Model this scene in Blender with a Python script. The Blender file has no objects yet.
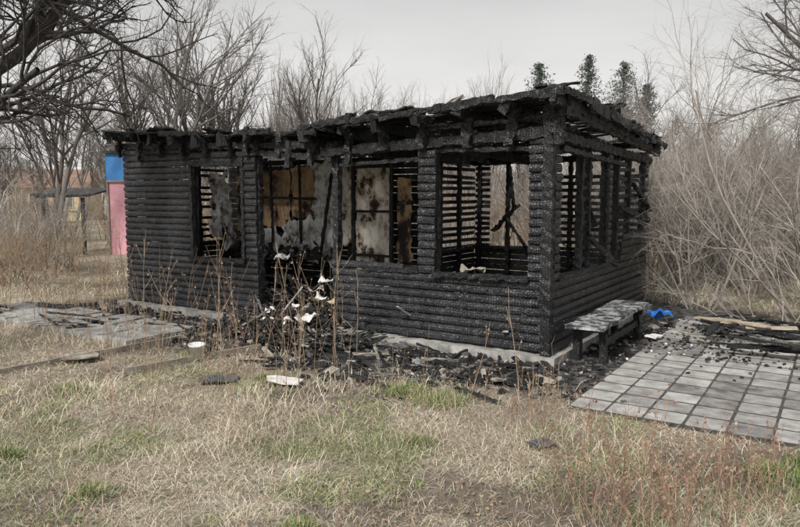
import bpy, math, random
import numpy as np
from mathutils import Vector, Matrix, noise
random.seed(7); rng=np.random.default_rng(7)
S=bpy.context.scene
R=random.random
def U(a,b): return a+(b-a)*random.random()
# ------------------------------------------------ materials
def mat(name):
    m=bpy.data.materials.new(name); m.use_nodes=True
    nt=m.node_tree; b=nt.nodes['Principled BSDF']; b.inputs['Roughness'].default_value=.8
    return m,nt,b
def ramp(nt,fac,stops):
    r=nt.nodes.new('ShaderNodeValToRGB'); e=r.color_ramp.elements
    while len(e)<len(stops): e.new(.5)
    for i,(p,c) in enumerate(stops):
        e[i].position=p; e[i].color=(c[0],c[1],c[2],1) if hasattr(c,'__len__') else (c,c,c,1)
    nt.links.new(fac,r.inputs['Fac']); return r.outputs['Color']
def mix(nt,f,a,b,bt='MIX'):
    m=nt.nodes.new('ShaderNodeMix'); m.data_type='RGBA'; m.blend_type=bt
    for s,v in ((m.inputs[0],f),(m.inputs[6],a),(m.inputs[7],b)):
        if isinstance(v,bpy.types.NodeSocket): nt.links.new(v,s)
        elif hasattr(v,'__len__'): s.default_value=(v[0],v[1],v[2],1)
        else: s.default_value=v if s.type=='VALUE' else (v,v,v,1)
    return m.outputs[2]
def noi(nt,co,scale,detail=5,rough=.6,sc=(1,1,1)):
    if sc!=(1,1,1):
        mp=nt.nodes.new('ShaderNodeMapping'); mp.inputs['Scale'].default_value=sc
        nt.links.new(co,mp.inputs[0]); co=mp.outputs[0]
    n=nt.nodes.new('ShaderNodeTexNoise'); n.inputs['Scale'].default_value=scale
    n.inputs['Detail'].default_value=detail; n.inputs['Roughness'].default_value=rough
    nt.links.new(co,n.inputs['Vector']); return n.outputs['Fac']
def bump(nt,b,h,st,dist,prev=None):
    n=nt.nodes.new('ShaderNodeBump'); n.inputs['Strength'].default_value=st; n.inputs['Distance'].default_value=dist
    nt.links.new(h,n.inputs['Height'])
    if prev: nt.links.new(prev,n.inputs['Normal'])
    nt.links.new(n.outputs[0],b.inputs['Normal']); return n.outputs[0]
def objco(nt): return nt.nodes.new('ShaderNodeTexCoord').outputs['Object']

def charmat(name,lo,hi,ash,vs=26,rough=.5,sc=(1,1,1.5),asht=.6):
    m,nt,b=mat(name); co=objco(nt)
    mp=nt.nodes.new('ShaderNodeMapping'); mp.inputs['Scale'].default_value=sc; nt.links.new(co,mp.inputs[0])
    v=nt.nodes.new('ShaderNodeTexVoronoi'); v.feature='DISTANCE_TO_EDGE'; v.inputs['Scale'].default_value=vs; v.inputs['Randomness'].default_value=.75
    nt.links.new(mp.outputs[0],v.inputs['Vector'])
    vd=ramp(nt,v.outputs['Distance'],[(0,0),(.13,1)])
    n1=noi(nt,co,2.3,6); n2=noi(nt,co,60,5,.7)
    c=mix(nt,ramp(nt,n1,[(.35,0),(.65,1)]),lo,hi)
    c=mix(nt,ramp(nt,noi(nt,co,7,8,.75),[(asht,0),(asht+.16,1)]),c,ash)
    c=mix(nt,vd,mix(nt,.7,c,(0,0,0)),c)
    nt.links.new(c,b.inputs['Base Color'])
    b.inputs['Roughness'].default_value=rough
    p=bump(nt,b,vd,.8,.008); bump(nt,b,n2,.6,.006,p)
    return m
M_char=charmat('charred_wood',(.008,.008,.009),(.027,.027,.029),(.075,.075,.078),vs=34,rough=.5)
M_clad=charmat('charred_cladding',(.015,.015,.017),(.042,.042,.046),(.11,.11,.115),vs=34,rough=.40,sc=(1,1,1.0),asht=.55)
M_deb=charmat('charred_debris',(.011,.0105,.010),(.04,.038,.035),(.24,.23,.215),vs=35,rough=.75,asht=.56)
M_ash=charmat('grey_ash',(.08,.077,.072),(.2,.195,.185),(.38,.37,.35),vs=30,rough=.9,asht=.55)

def simple(name,c1,c2,scale,rough=.8,bs=.3,bd=.01,detail=6,lo=.35,hi=.65,sc=(1,1,1)):
    m,nt,b=mat(name); co=objco(nt); n=noi(nt,co,scale,detail,.65,sc)
    nt.links.new(ramp(nt,n,[(lo,c1),(hi,c2)]),b.inputs['Base Color']); b.inputs['Roughness'].default_value=rough
    bump(nt,b,n,bs,bd); return m
def burnt(name,base,base2,blk=.5,scale=3.2,off=0,streak=.35):
    m,nt,b=mat(name); co=objco(nt)
    mp=nt.nodes.new('ShaderNodeMapping'); mp.inputs['Location'].default_value=(off,off*2,off*3); nt.links.new(co,mp.inputs[0]); co=mp.outputs[0]
    c=mix(nt,ramp(nt,noi(nt,co,5,8,.7,(1,1,.35)),[(.3,0),(.7,1)]),base,base2)
    c=mix(nt,ramp(nt,noi(nt,co,16,8,.75,(1,1,streak)),[(.5,0),(.66,.75)]),c,(.09,.07,.055))
    big=noi(nt,co,scale,9,.68,(1,1,.7))
    c=mix(nt,ramp(nt,big,[(blk-.12,0),(blk-.04,.45),(blk+.0,1)]),c,(.10,.055,.03))
    c=mix(nt,ramp(nt,big,[(blk-.02,0),(blk+.05,1)]),c,(.014,.013,.012))
    nt.links.new(c,b.inputs['Base Color']); b.inputs['Roughness'].default_value=.85
    bump(nt,b,noi(nt,co,22,6),.6,.01); return m
M_ply=burnt('scorched_plywood',(.55,.38,.22),(.42,.28,.16),.56,3.4)
M_cream=burnt('scorched_cream_panel',(.66,.58,.47),(.74,.71,.65),.58,4.5,3)
M_white=burnt('peeling_white_panel',(.78,.78,.77),(.58,.58,.58),.60,6,8)
M_conc=simple('concrete_base',(.15,.15,.14),(.40,.39,.37),7,.9,.5,.01)
M_pav=[simple('sooty_paver_%s'%n,a,b_,sc,.85,.5,.006,9) for n,a,b_,sc in(('light',(.22,.215,.205),(.44,.43,.41),6),('mid',(.17,.165,.16),(.36,.35,.33),7),('dark',(.09,.087,.083),(.27,.26,.25),6))]
M_joint=simple('sooty_joint',(.03,.028,.026),(.09,.083,.07),12,.95,.6,.006)
M_paper=simple('scorched_paper',(.40,.385,.36),(.66,.64,.62),14,.8,.2,.004,lo=.3,hi=.5)
M_pale=simple('pale_timber',(.30,.25,.18),(.48,.42,.33),6,.8,.3,.005,sc=(1,8,1))
M_grey=simple('weathered_timber',(.17,.15,.12),(.36,.33,.28),8,.9,.4,.005)
M_bench=simple('mottled_board',(.03,.033,.033),(.36,.37,.36),11,.7,.3,.004,9,.45,.60)
M_blue=simple('blue_plastic',(.02,.12,.45),(.04,.2,.6),8,.4)
M_whitepl=simple('white_plastic',(.55,.55,.51),(.75,.75,.72),18,.5)
M_tarp=simple('dark_tarp',(.03,.032,.036),(.11,.11,.115),12,.7,.5,.02)
M_bark=simple('dark_bark',(.016,.014,.012),(.06,.053,.048),14,.9,.6,.01)
M_twig=simple('grey_twig',(.22,.195,.17),(.47,.43,.38),3,.9)
M_far=simple('distant_twig',(.17,.152,.138),(.32,.29,.26),.5,.95)  # twig colour brightened to mimic haze on the background trees
M_far2=simple('distant_twig_dark',(.10,.09,.082),(.19,.17,.155),.5,.95)
M_con=simple('conifer_needles',(.045,.056,.047),(.11,.13,.11),1.5,.95)  # grey-green lightened, distance haze is put into the needle colour
M_stalk=simple('dry_stalk',(.20,.14,.09),(.42,.32,.22),4,.9)
M_redst=simple('red_brown_stalk',(.17,.095,.07),(.32,.20,.14),4,.9)
M_pink=simple('pink_render',(.62,.30,.36),(.70,.38,.43),3,.85)
M_bl2=simple('blue_paint',(.04,.19,.48),(.07,.26,.57),3,.7)
M_roofd=simple('dark_roof_felt',(.03,.03,.03),(.08,.08,.08),4,.9)
M_ochre=simple('ochre_render',(.55,.42,.24),(.62,.5,.3),2,.9)
M_tile=simple('brown_roof',(.20,.12,.09),(.30,.20,.15),3,.9)
M_leaf=simple('brown_leaf',(.12,.08,.055),(.34,.25,.17),2.5,.85)
def attrmat(name,rough=.9):
    m,nt,b=mat(name); a=nt.nodes.new('ShaderNodeAttribute'); a.attribute_name='Col'
    nt.links.new(a.outputs['Color'],b.inputs['Base Color']); b.inputs['Roughness'].default_value=rough
    b.inputs['Specular IOR Level'].default_value=.2
    return m
M_grass=attrmat('grass_blades')

# ------------------------------------------------ mesh builder
class MB:
    def __init__(s): s.v=[]; s.f=[]; s.m=[]; s.mats=[]
    def mi(s,m):
        if m not in s.mats: s.mats.append(m)
        return s.mats.index(m)
    def add(s,vs,fs,m):
        o=len(s.v); s.v.extend(vs); k=s.mi(m)
        for f in fs: s.f.append(tuple(i+o for i in f)); s.m.append(k)
    def obj(s,name,parent=None,smooth=False):
        me=bpy.data.meshes.new(name); me.from_pydata([tuple(v) for v in s.v],[],s.f)
        for m in s.mats: me.materials.append(m)
        me.polygons.foreach_set('material_index',s.m)
        if smooth: me.polygons.foreach_set('use_smooth',[True]*len(s.f))
        me.update(); o=bpy.data.objects.new(name,me); S.collection.objects.link(o)
        if parent: o.parent=parent
        return o
def empty(name,loc=(0,0,0),rz=0):
    e=bpy.data.objects.new(name,None); e.location=loc; e.rotation_euler=(0,0,rz); S.collection.objects.link(e); e.empty_display_size=.3; return e
def frame(d):
    d=Vector(d).normalized(); a=Vector((0,0,1)) if abs(d.z)<.9 else Vector((1,0,0))
    x=d.cross(a).normalized(); y=x.cross(d).normalized(); return d,x,y
def beam(mb,p0,p1,w,h,m,jit=.006,seg=.05,taper=False,roll=0,bite=.25):
    p0=Vector(p0);p1=Vector(p1);L=(p1-p0).length
    if L<1e-4:return
    d,x,y=frame(p1-p0)
    if roll: q=Matrix.Rotation(roll,3,d); x=q@x;y=q@y
    n=max(1,int(L/seg)); pr=[(-1,-1),(0,-1),(1,-1),(1,0),(1,1),(0,1),(-1,1),(-1,0)]
    vs=[];fs=[]
    ph=R()*50; bw=x*U(-.01,.01)*min(1,jit*100)
    for i in range(n+1):
        t=i/n; c=p0+(p1-p0)*t+bw*math.sin(t*3.1)
        k=1
        if taper: k=1-.55*max(0,(t-.75)/.25)
        k*=1+ bite*noise.noise(Vector((t*L*4+ph,ph,0)))*min(1,jit*100)
        for a,b in pr:
            vs.append(c+x*(a*w/2*k+U(-jit,jit))+y*(b*h/2*k+U(-jit,jit))+d*U(-jit,jit))
    for i in range(n):
        for j in range(8):
            a=i*8+j;b=i*8+(j+1)%8; fs.append((a,b,b+8,a+8))
    fs.append(tuple(range(7,-1,-1))); fs.append(tuple(n*8+j for j in range(8)))
    mb.add(vs,fs,m)
def box(mb,c,sz,m,rz=0,rx=0,ry=0,j=0):
    q=Matrix.Rotation(rz,3,'Z')@Matrix.Rotation(rx,3,'X')@Matrix.Rotation(ry,3,'Y')
    vs=[]
    for z in(-.5,.5):
        for (x,y) in((-.5,-.5),(.5,-.5),(.5,.5),(-.5,.5)):
            vs.append(Vector(c)+q@Vector((x*sz[0]+U(-j,j),y*sz[1]+U(-j,j),z*sz[2]+U(-j,j))))
    mb.add(vs,[(3,2,1,0),(4,5,6,7),(0,1,5,4),(1,2,6,5),(2,3,7,6),(3,0,4,7)],m)
def board(mb,a,b,nrm,h,m,jd=.0035,seg=.04):
    a=Vector(a);b=Vector(b);n=Vector(nrm);L=(b-a).length
    if L<.02:return
    k=max(1,int(L/seg)); prof=[(0,.000),(.12,.016),(.5,.025),(.88,.016),(1,.0),(.95,-.012),(.05,-.012)]
    ph=R()*90; vs=[];fs=[]
    for i in range(k+1):
        t=i/k; c=a+(b-a)*t; q=noise.noise(Vector((t*L*5+ph,ph,1))); q2=noise.noise(Vector((t*L*14+ph,ph,4)))
        for (hz,dp) in prof:
            vs.append(c+n*(dp*(1+.35*q2)+q*.009+U(-jd,jd))+Vector((0,0,h*(hz+(.06*q if 0<hz<1 else 0))+U(-jd,jd)*.6)))
    K=7
    for i in range(k):
        for j in range(K):
            p=i*K+j;r=i*K+(j+1)%K; fs.append((p,r,r+K,p+K))
    fs.append(tuple(range(K-1,-1,-1))); fs.append(tuple(k*K+j for j in range(K)))
    mb.add(vs,fs,m)
def tube(mb,pts,rad,m,sides=4):
    vs=[];fs=[];n=len(pts)
    for i,p in enumerate(pts):
        d=(pts[min(i+1,n-1)]-pts[max(i-1,0)]); d,x,y=frame(d)
        for j in range(sides):
            a=2*math.pi*j/sides; vs.append(p+(x*math.cos(a)+y*math.sin(a))*rad[i])
    for i in range(n-1):
        for j in range(sides):
            a=i*sides+j;b=i*sides+(j+1)%sides; fs.append((a,b,b+sides,a+sides))
    mb.add(vs,fs,m)
def rv(): return Vector((random.gauss(0,1),random.gauss(0,1),random.gauss(0,1)))
def grow(mb,p,d,L,r,lev,cfg,m):
    ns,wg,up,nc,ang,lr=cfg[lev]
    p=Vector(p);d=Vector(d).normalized();pts=[p.copy()];ds=[d.copy()]
    for i in range(ns):
        d=(d+rv()*wg+Vector((0,0,up))).normalized(); p=p+d*(L/ns); pts.append(p.copy()); ds.append(d.copy())
    last=lev==len(cfg)-1
    rad=[r*(1-(.85 if last else .6)*i/ns) for i in range(ns+1)]
    tube(mb,pts,rad,m,6 if r>.04 else (4 if r>.012 else 3))
    if last:return
    for k in range(nc):
        t=U(.25,1) if lev>0 else U(.3,1)
        i=min(int(t*ns),ns-1); f=t*ns-i
        q=pts[i].lerp(pts[i+1],f); dd=ds[i+1]
        ax=dd.cross(rv()).normalized(); a=ang*U(.6,1.25)
        nd=Matrix.Rotation(a,3,ax)@dd
        rr=rad[i]*.55
        grow(mb,q,nd,L*lr*U(.6,1.15)*(1.15-.4*t),rr,lev+1,cfg,m)

# ------------------------------------------------ numeric noise
def vnoise(x,y,sc,seed=0):
    x=np.asarray(x)*sc+seed*17.3; y=np.asarray(y)*sc+seed*9.1
    xi=np.floor(x).astype(np.int64); yi=np.floor(y).astype(np.int64); fx=x-xi; fy=y-yi
    fx=fx*fx*(3-2*fx); fy=fy*fy*(3-2*fy)
    def h(a,b):
        n=(a*374761393+b*668265263+seed*1442695)&0x7fffffff
        n=((n^(n>>13))*1274126177)&0x7fffffff
        return ((n^(n>>16))&0xffff)/65535.
    return (h(xi,yi)*(1-fx)+h(xi+1,yi)*fx)*(1-fy)+(h(xi,yi+1)*(1-fx)+h(xi+1,yi+1)*fx)*fy
def fbm(x,y,sc,seed=0): return .5*vnoise(x,y,sc,seed)+.3*vnoise(x,y,sc*2.3,seed+1)+.2*vnoise(x,y,sc*5.1,seed+2)
C0=(1.46,6.55); RZ=math.radians(-32.96); cr,sr=math.cos(RZ),math.sin(RZ)
def toloc(x,y):
    dx=x-C0[0];dy=y-C0[1]; return dx*cr+dy*sr, -dx*sr+dy*cr
def toworld(lx,ly): return C0[0]+lx*cr-ly*sr, C0[1]+lx*sr+ly*cr
def sst(a,b,x): t=np.clip((x-a)/(b-a),0,1); return t*t*(3-2*t)
def charmask(x,y):
    lx,ly=toloc(np.asarray(x),np.asarray(y))
    ox=np.maximum(np.maximum(-6.6-lx,lx),0); oy=np.maximum(np.maximum(-ly,ly-3.9),0)
    ox=np.where(lx>0,ox*.42,ox*1.2)
    w=1.0+.55*sst(-5.5,-2,lx)*sst(1,-1,lx)
    d=np.hypot(ox,oy)/w
    return 1-sst(.6,1.3,d+(fbm(x,y,1.6,3)-.5)*1.2)
def soil(x,y):
    a=np.exp(-(((x-2.3)/1.0)**2+((y-3.95)/.4)**2))
    return np.clip(sst(.52,.66,fbm(x,y,1.1,20))*.75+a*1.3,0,1)
def greenm(x,y): return np.clip(sst(.53,.70,fbm(x,y,1.2,8)+.08*sst(5.5,3.2,y)+.10*sst(-.5,-2.5,x)*sst(8,5,y)),0,1)
def zg(x,y):
    lx,ly=toloc(np.asarray(x),np.asarray(y))
    d=np.hypot(np.maximum(np.maximum(-7.5-lx,lx-6),0),np.maximum(np.maximum(-1.7-ly,ly-4.2),0))
    return (fbm(x,y,.8,30)-.5)*.12*sst(0,1.2,d)+(vnoise(x,y,4,33)-.5)*.02*sst(0,.6,d)

# ------------------------------------------------ ground
def axis_coords(lo,hi,n0,fa,fb):
    core=np.linspace(lo,hi,n0); st=core[1]-core[0]
    out=[];x=hi;s=st
    while x<fb: s*=1.18; x+=s; out.append(x)
    o2=[];x=lo;s=st
    while x>fa: s*=1.18;x-=s;o2.append(x)
    return np.concatenate([np.array(o2[::-1]),core,np.array(out)])
xs=axis_coords(-8,8,240,-260,260); ys=axis_coords(1.5,14,190,-40,300)
GX,GY=np.meshgrid(xs,ys); fx=GX.ravel();fy=GY.ravel()
z=zg(fx,fy)
V=np.stack([fx,fy,z],1); nx=len(xs);ny=len(ys)
ii=(np.arange(ny-1)[:,None]*nx+np.arange(nx-1)[None,:]).ravel()
F=np.stack([ii,ii+1,ii+nx+1,ii+nx],1)
def npmesh(name,V,F,mats,attrs=None,smooth=False):
    me=bpy.data.meshes.new(name); me.vertices.add(len(V)); me.vertices.foreach_set('co',V.astype(np.float32).ravel())
    k=F.shape[1]; me.loops.add(F.size); me.loops.foreach_set('vertex_index',F.astype(np.int32).ravel())
    me.polygons.add(len(F)); me.polygons.foreach_set('loop_start',(np.arange(len(F))*k).astype(np.int32))
    if smooth: me.polygons.foreach_set('use_smooth',np.ones(len(F),bool))
    for m in mats: me.materials.append(m)
    for an,(ty,arr) in (attrs or {}).items():
        a=me.attributes.new(an,ty,'POINT'); a.data.foreach_set('color' if ty=='FLOAT_COLOR' else 'value',arr.astype(np.float32).ravel())
    me.update(); me.validate()
    o=bpy.data.objects.new(name,me); S.collection.objects.link(o); return o
m,nt,b=mat('dry_meadow_ground'); co=objco(nt)
def at(n):
    a=nt.nodes.new('ShaderNodeAttribute'); a.attribute_name=n; return a.outputs['Fac']
straw=mix(nt,ramp(nt,noi(nt,co,2.5,8,.75),[(.35,0),(.65,1)]),(.36,.30,.215),(.58,.52,.42))
straw=mix(nt,ramp(nt,noi(nt,co,38,6,.8),[(.35,1),(.55,0)]),straw,(.14,.11,.08))
grn=mix(nt,ramp(nt,noi(nt,co,30,5,.8),[(.35,0),(.65,1)]),(.09,.115,.05),(.22,.26,.12))
so=mix(nt,ramp(nt,noi(nt,co,14,8,.8),[(.35,0),(.65,1)]),(.075,.06,.046),(.25,.21,.17))
chn=noi(nt,co,7,10,.82)
ch=mix(nt,ramp(nt,chn,[(.45,0),(.62,1)]),(.020,.019,.018),(.22,.21,.20))
c=mix(nt,at('green'),straw,grn); c=mix(nt,at('soil'),c,so); c=mix(nt,at('char'),c,ch)
nt.links.new(c,b.inputs['Base Color']); b.inputs['Roughness'].default_value=.95; b.inputs['Specular IOR Level'].default_value=.2
p=bump(nt,b,noi(nt,co,12,8,.8),.8,.05); bump(nt,b,noi(nt,co,70,5,.8),.7,.015,p)
npmesh('ground',V,F,[m],{'char':('FLOAT',charmask(fx,fy)),'green':('FLOAT',greenm(fx,fy)*.5),'soil':('FLOAT',soil(fx,fy))},True)

# ------------------------------------------------ grass
def blades(name,n,gen):
    P,L,W,T,col,rise=gen(n); n=len(P)
    ang=rng.uniform(0,2*np.pi,n); dx=np.cos(ang);dy=np.sin(ang); px=-dy;py=dx
    ring=[]
    for t,wf in((0,1),(.5,.8),(1,.12)):
        h=L*t*np.cos(T*(.5+.7*t)) ; o=L*t*np.sin(T*(.5+.7*t))
        bx=P[:,0]+dx*o;by=P[:,1]+dy*o;bz=P[:,2]+h
        for s in(-1,1): ring.append(np.stack([bx+px*W*wf*s/2,by+py*W*wf*s/2,bz],1))
    V=np.stack(ring,1).reshape(-1,3)
    b0=np.arange(n)*6
    F=np.concatenate([np.stack([b0,b0+1,b0+3,b0+2],1),np.stack([b0+2,b0+3,b0+5,b0+4],1)])
    C=np.repeat(np.concatenate([col,np.ones((n,1))],1),6,axis=0)
    return npmesh(name,V,F,[M_grass],{'Col':('FLOAT_COLOR',C)})
def blocked(x,y):
    lx,ly=toloc(x,y)
    b=(lx>-6.75)&(lx<.1)&(ly>-.15)&(ly<3.9)
    e=(vnoise(x,y,5,90)-.3)*.25
    b|=(lx>.55+e)&(lx<5.8)&(ly>-1.3+e)&(ly<3)
    return b
def samp(n,d0,d1,pw=1.0):
    u=rng.uniform(0,1,n); D=d0*(d1/d0)**u
    X=rng.uniform(-1,1,n)*(D*.78+.4); return X,D
def g_straw(n):
    X,Y=samp(n,2.2,17)
    keep=(rng.uniform(0,1,n)>charmask(X,Y)*1.02)&(~blocked(X,Y))&(rng.uniform(0,1,n)>soil(X,Y)*.9)&(rng.uniform(0,1,n)<.15+1.5*(fbm(X,Y,2.6,40)-.15))
    X=X[keep];Y=Y[keep];n=len(X)
    far=np.clip(Y/6,.55,3)
    cl=sst(.5,.7,fbm(X,Y,1.3,44))
    L=rng.uniform(.03,.15,n)*(1+.7*cl)*np.where(Y>10,1.6,1)
    T=np.clip(rng.normal(1.40-.35*cl,.22,n),.1,1.6)
    W=rng.uniform(.0018,.0042,n)*far
    base=np.array([.72,.635,.49]); k=rng.uniform(.35,1.2,n)*(.6+.75*fbm(X,Y,.9,47))
    col=base[None]*k[:,None]; col=col*(1+rng.normal(0,.05,(n,3)))
    gr=rng.uniform(0,1,n)<greenm(X,Y)*.3
    col[gr]=np.array([.30,.35,.15])*k[gr,None]
    br=rng.uniform(0,1,n)<.18; col[br]*=np.array([.5,.42,.38])
    return np.stack([X,Y,zg(X,Y)+rng.uniform(0,.015,n)],1),L,W,T,np.clip(col,.01,.85),0
blades('dry_grass',290000,g_straw)
def g_green(n):
    X,Y=samp(n,2.2,12)
    g=greenm(X,Y)*sst(.38,.62,fbm(X,Y,3.5,60))
    keep=(rng.uniform(0,1,n)<g)&(charmask(X,Y)<.4)&(~blocked(X,Y))
    X=X[keep];Y=Y[keep];n=len(X)
    L=rng.uniform(.02,.065,n);T=rng.uniform(.2,1.2,n);W=rng.uniform(.003,.006,n)*np.clip(Y/5,.7,2)
    col=np.array([.22,.28,.10])*rng.uniform(.5,1.3,n)[:,None]*np.stack([rng.uniform(.8,1.3,n),np.ones(n),np.ones(n)],1)
    return np.stack([X,Y,zg(X,Y)],1),L,W,T,col,0
blades('green_grass',100000,g_green)
def tufts(n):
    ps=[(.03,5.55,.2),(.33,5.3,.24),(-2.75,5.6,.16),(2.2,3.9,.15),(2.35,3.6,.2),(-.5,3.2,.1),(2.6,4.0,.2),(-1.2,6.0,.08),(-1.7,3.6,.12),(.1,4.4,.1),(-2.5,4.2,.1)]
    X=[];Y=[];Q=[]
    for (a,b_,r) in ps:
        k=700; X.append(rng.normal(a,r*.45,k));Y.append(rng.normal(b_,r*.35,k)); Q.append(np.full(k,r))
    X=np.concatenate(X);Y=np.concatenate(Y);Q=np.concatenate(Q);n=len(X)
    L=rng.uniform(.3,.8,n)*np.clip(Q,.1,.18);T=rng.uniform(.2,1.2,n);W=rng.uniform(.003,.006,n)
    col=np.array([.15,.22,.065])*rng.uniform(.4,1.4,n)[:,None]
    st=rng.uniform(0,1,n)<.35; col[st]=np.array([.45,.38,.25])
    return np.stack([X,Y,zg(X,Y)],1),L,W,T,col,0
blades('grass_tufts',0,tufts)
X,Y=samp(9000,2.3,10); kk=(charmask(X,Y)<.9)&(~blocked(X,Y))&(rng.uniform(0,1,len(X))<sst(.35,.7,fbm(X,Y,1.7,71))); X=X[kk];Y=Y[kk]; Z=zg(X,Y)
mb=MB()
for x,y,zz in zip(X,Y,Z):
    q=U(.008,.02);a=U(0,6.28);c_,s_=math.cos(a)*q,math.sin(a)*q; zc=zz+U(.01,.03)
    mb.add([Vector((x-c_,y-s_,zc)),Vector((x+s_*.5,y-c_*.5,zc+U(-.01,.01))),Vector((x+c_,y+s_,zc+U(-.008,.012))),Vector((x-s_*.5,y+c_*.5,zc+U(-.01,.01)))],[(0,1,2),(0,2,3)],M_leaf)
mb.obj('leaf_litter')

# ------------------------------------------------ burnt shed
shed=empty('burnt_shed',(C0[0],C0[1],0),RZ)
def Lp(s,v,z): return Vector((-s,v,z))
mb=MB()
def slab(x0,x1,y0,y1,z0,z1,m):
    nxx=max(2,int((x1-x0)/.08)); vs=[]
    for i in range(nxx+1):
        x=x0+(x1-x0)*i/nxx
        for (y,zz) in((y0,z0),(y0,z1),(y1,z1),(y1,z0)):
            vs.append(Vector((x,y+(U(-.02,.012) if y==y0 else 0),zz+(U(-.010,.006) if zz==z1 else 0))))
    fs=[]
    for i in range(nxx):
        for j in range(4): a=i*4+j;b=i*4+(j+1)%4; fs.append((b,a,a+4,b+4))
    fs+= [(0,1,2,3),(nxx*4+3,nxx*4+2,nxx*4+1,nxx*4)]
    mb.add(vs,fs,m)
slab(-6.72,-2.7,-.10,2.15,-.1,.085,M_conc); slab(-2.69,.09,-.10,3.9,-.1,.09,M_conc)
mb.obj('concrete_base',shed)
mb=MB(); H=.088
def rows(a,b,axis,fix,nr,z0,z1,gap=0,h=None,miss=0,rag=0,m=M_clad,brk=0):
    z=z0;k=0
    while z+.03<z1:
        if R()>miss:
            aa=a+(U(0,rag) if rag else 0); bb=b-(U(0,rag) if rag else 0)
            segs=[(aa,bb)]
            if brk and R()<brk and bb-aa>.5:
                c=U(aa+.1,bb-.1); g=U(.05,.3); segs=[(aa,c-g/2),(c+g/2,bb)]
            for (p,q) in segs:
                if q-p<.03: continue
                dz=U(-.004,.004); dz2=U(-.004,.004); f=fix
                if axis=='s': A=Lp(q,f,z+dz);B=Lp(p,f,z+dz2)
                else: A=Lp(f,p,z+dz);B=Lp(f,q,z+dz2)
                if h and h<.07: B.z+=U(-.02,.02)
                board(mb,A,B,nr,(h or H-.003)*U(.97,1.01),m)
        z+=H+gap;k+=1
FN=(0,-1,0);SN=(1,0,0)
rows(0.02,2.68,'s',0,FN,.11,.80,rag=.03)
rows(1.55,2.72,'s',0,FN,.815,.90,rag=.25)
rows(0.02,.24,'s',0,FN,.815,2.22,rag=.012)
rows(1.28,1.50,'s',-.004,FN,.815,2.16,rag=.015)
rows(3.89,6.57,'s',0,FN,.11,.77)
rows(3.89,4.11,'s',0,FN,.815,2.2,rag=.02)
rows(5.12,6.57,'s',0,FN,.815,2.30)
rows(4.11,5.12,'s',0,FN,2.05,2.22,rag=.03)
rows(0.03,2.0,'v',6.57,(-1,0,0),.11,.9); rows(.03,2.0,'v',6.57,(-1,0,0),.95,2.3,gap=.012,h=.05,miss=.04)
rows(2.7,6.57,'s',2.04,(0,1,0),.11,2.25,gap=.0,miss=.0)
rows(2.0,3.75,'v',2.72,(-1,0,0),.11,.8); rows(2.0,3.75,'v',2.72,(-1,0,0),.82,2.2,gap=.012,h=.058,miss=.04,brk=.2)
rows(0,2.7,'s',3.75,(0,1,0),.11,.8); rows(0,1.45,'s',3.75,(0,1,0),.82,2.2,gap=.01,h=.055,miss=.07,brk=.25)
rows(2.45,2.7,'s',3.75,(0,1,0),.82,2.2,h=.06)
rows(.02,3.75,'v',0,SN,.11,.80,rag=.02)
rows(.02,.2,'v',0,SN,.815,2.15,rag=.012)
rows(2.35,3.72,'v',0,SN,.815,1.14,rag=.16,miss=.1)
rows(1.78,1.95,'v',0,SN,.815,2.1,rag=.03,miss=.1)
rows(3.5,3.75,'v',0,SN,1.16,2.1,rag=.06,miss=.25)
mb.obj('log_cladding',shed,False)
mb=MB(); cb=lambda p,q,w,h,j=.010,**k: beam(mb,p,q,w,h,M_char,j,.045,**k)
for s in(.06,.2,1.33,1.46,2.66,3.93,4.08,5.16,5.8,6.5): cb(Lp(s,.06,.1),Lp(s+U(-.01,.01),.06,2.28),.08,.08)
for v in(.95,1.22,1.86,2.34,2.9,3.65): cb(Lp(.055,v,.1),Lp(.055,v+U(-.02,.02),2.2+U(-.05,.05)),.06,.07)
for s in(.5,1.1,1.5,2.1,2.6): cb(Lp(s,3.69,.1),Lp(s,3.69,2.2),.06,.06)
for s in(3.2,3.9,4.4,5.0,5.6,6.2): cb(Lp(s,1.93,.1),Lp(s,1.93,2.25),.06,.06)
for v in(.6,1.3): cb(Lp(6.5,v,.1),Lp(6.5,v,2.25),.07,.07)
for v in(2.5,3.1): cb(Lp(2.66,v,.1),Lp(2.66,v,2.2),.06,.06)
cb(Lp(.22,.0,.83),Lp(1.3,.0,.81),.13,.05); cb(Lp(1.5,.02,.84),Lp(2.2,.02,.82),.1,.05); cb(Lp(4.08,-.01,.80),Lp(5.14,-.01,.79),.12,.045)
cb(Lp(.03,.2,.82),Lp(.03,2.3,.83),.11,.05); cb(Lp(2.66,2.0,.82),Lp(2.66,3.7,.82),.08,.05); cb(Lp(1.4,3.7,.84),Lp(2.7,3.7,.82),.1,.05)
cb(Lp(4.13,-.01,.8),Lp(4.13,-.01,2.06),.05,.05);cb(Lp(5.1,-.01,.8),Lp(5.1,-.01,2.06),.05,.05);cb(Lp(4.1,-.01,2.05),Lp(5.12,-.01,2.07),.06,.06)
cb(Lp(-.05,.0,2.25),Lp(2.8,-.02,2.15),.08,.10,.014); cb(Lp(-.02,.0,2.40),Lp(1.45,-.03,2.34),.05,.04,.01)
cb(Lp(0.2,.02,2.10),Lp(1.3,.02,2.12),.045,.04,.009)
cb(Lp(2.65,-.03,2.08),Lp(3.95,-.02,2.19),.05,.06,.01); cb(Lp(2.9,0,2.24),Lp(6.6,0,2.36),.08,.08,.012)
cb(Lp(1.5,.03,2.04),Lp(2.6,.05,2.00),.035,.035,.008)
for s,a,b_ in((3.3,1.98,2.3),(3.45,2.1,2.42),(4.0,2.15,2.5),(2.95,2.0,2.3),(2.4,2.0,2.2)): cb(Lp(s,-.07,a),Lp(s,-.05,b_),.05,.07,.012)
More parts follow.
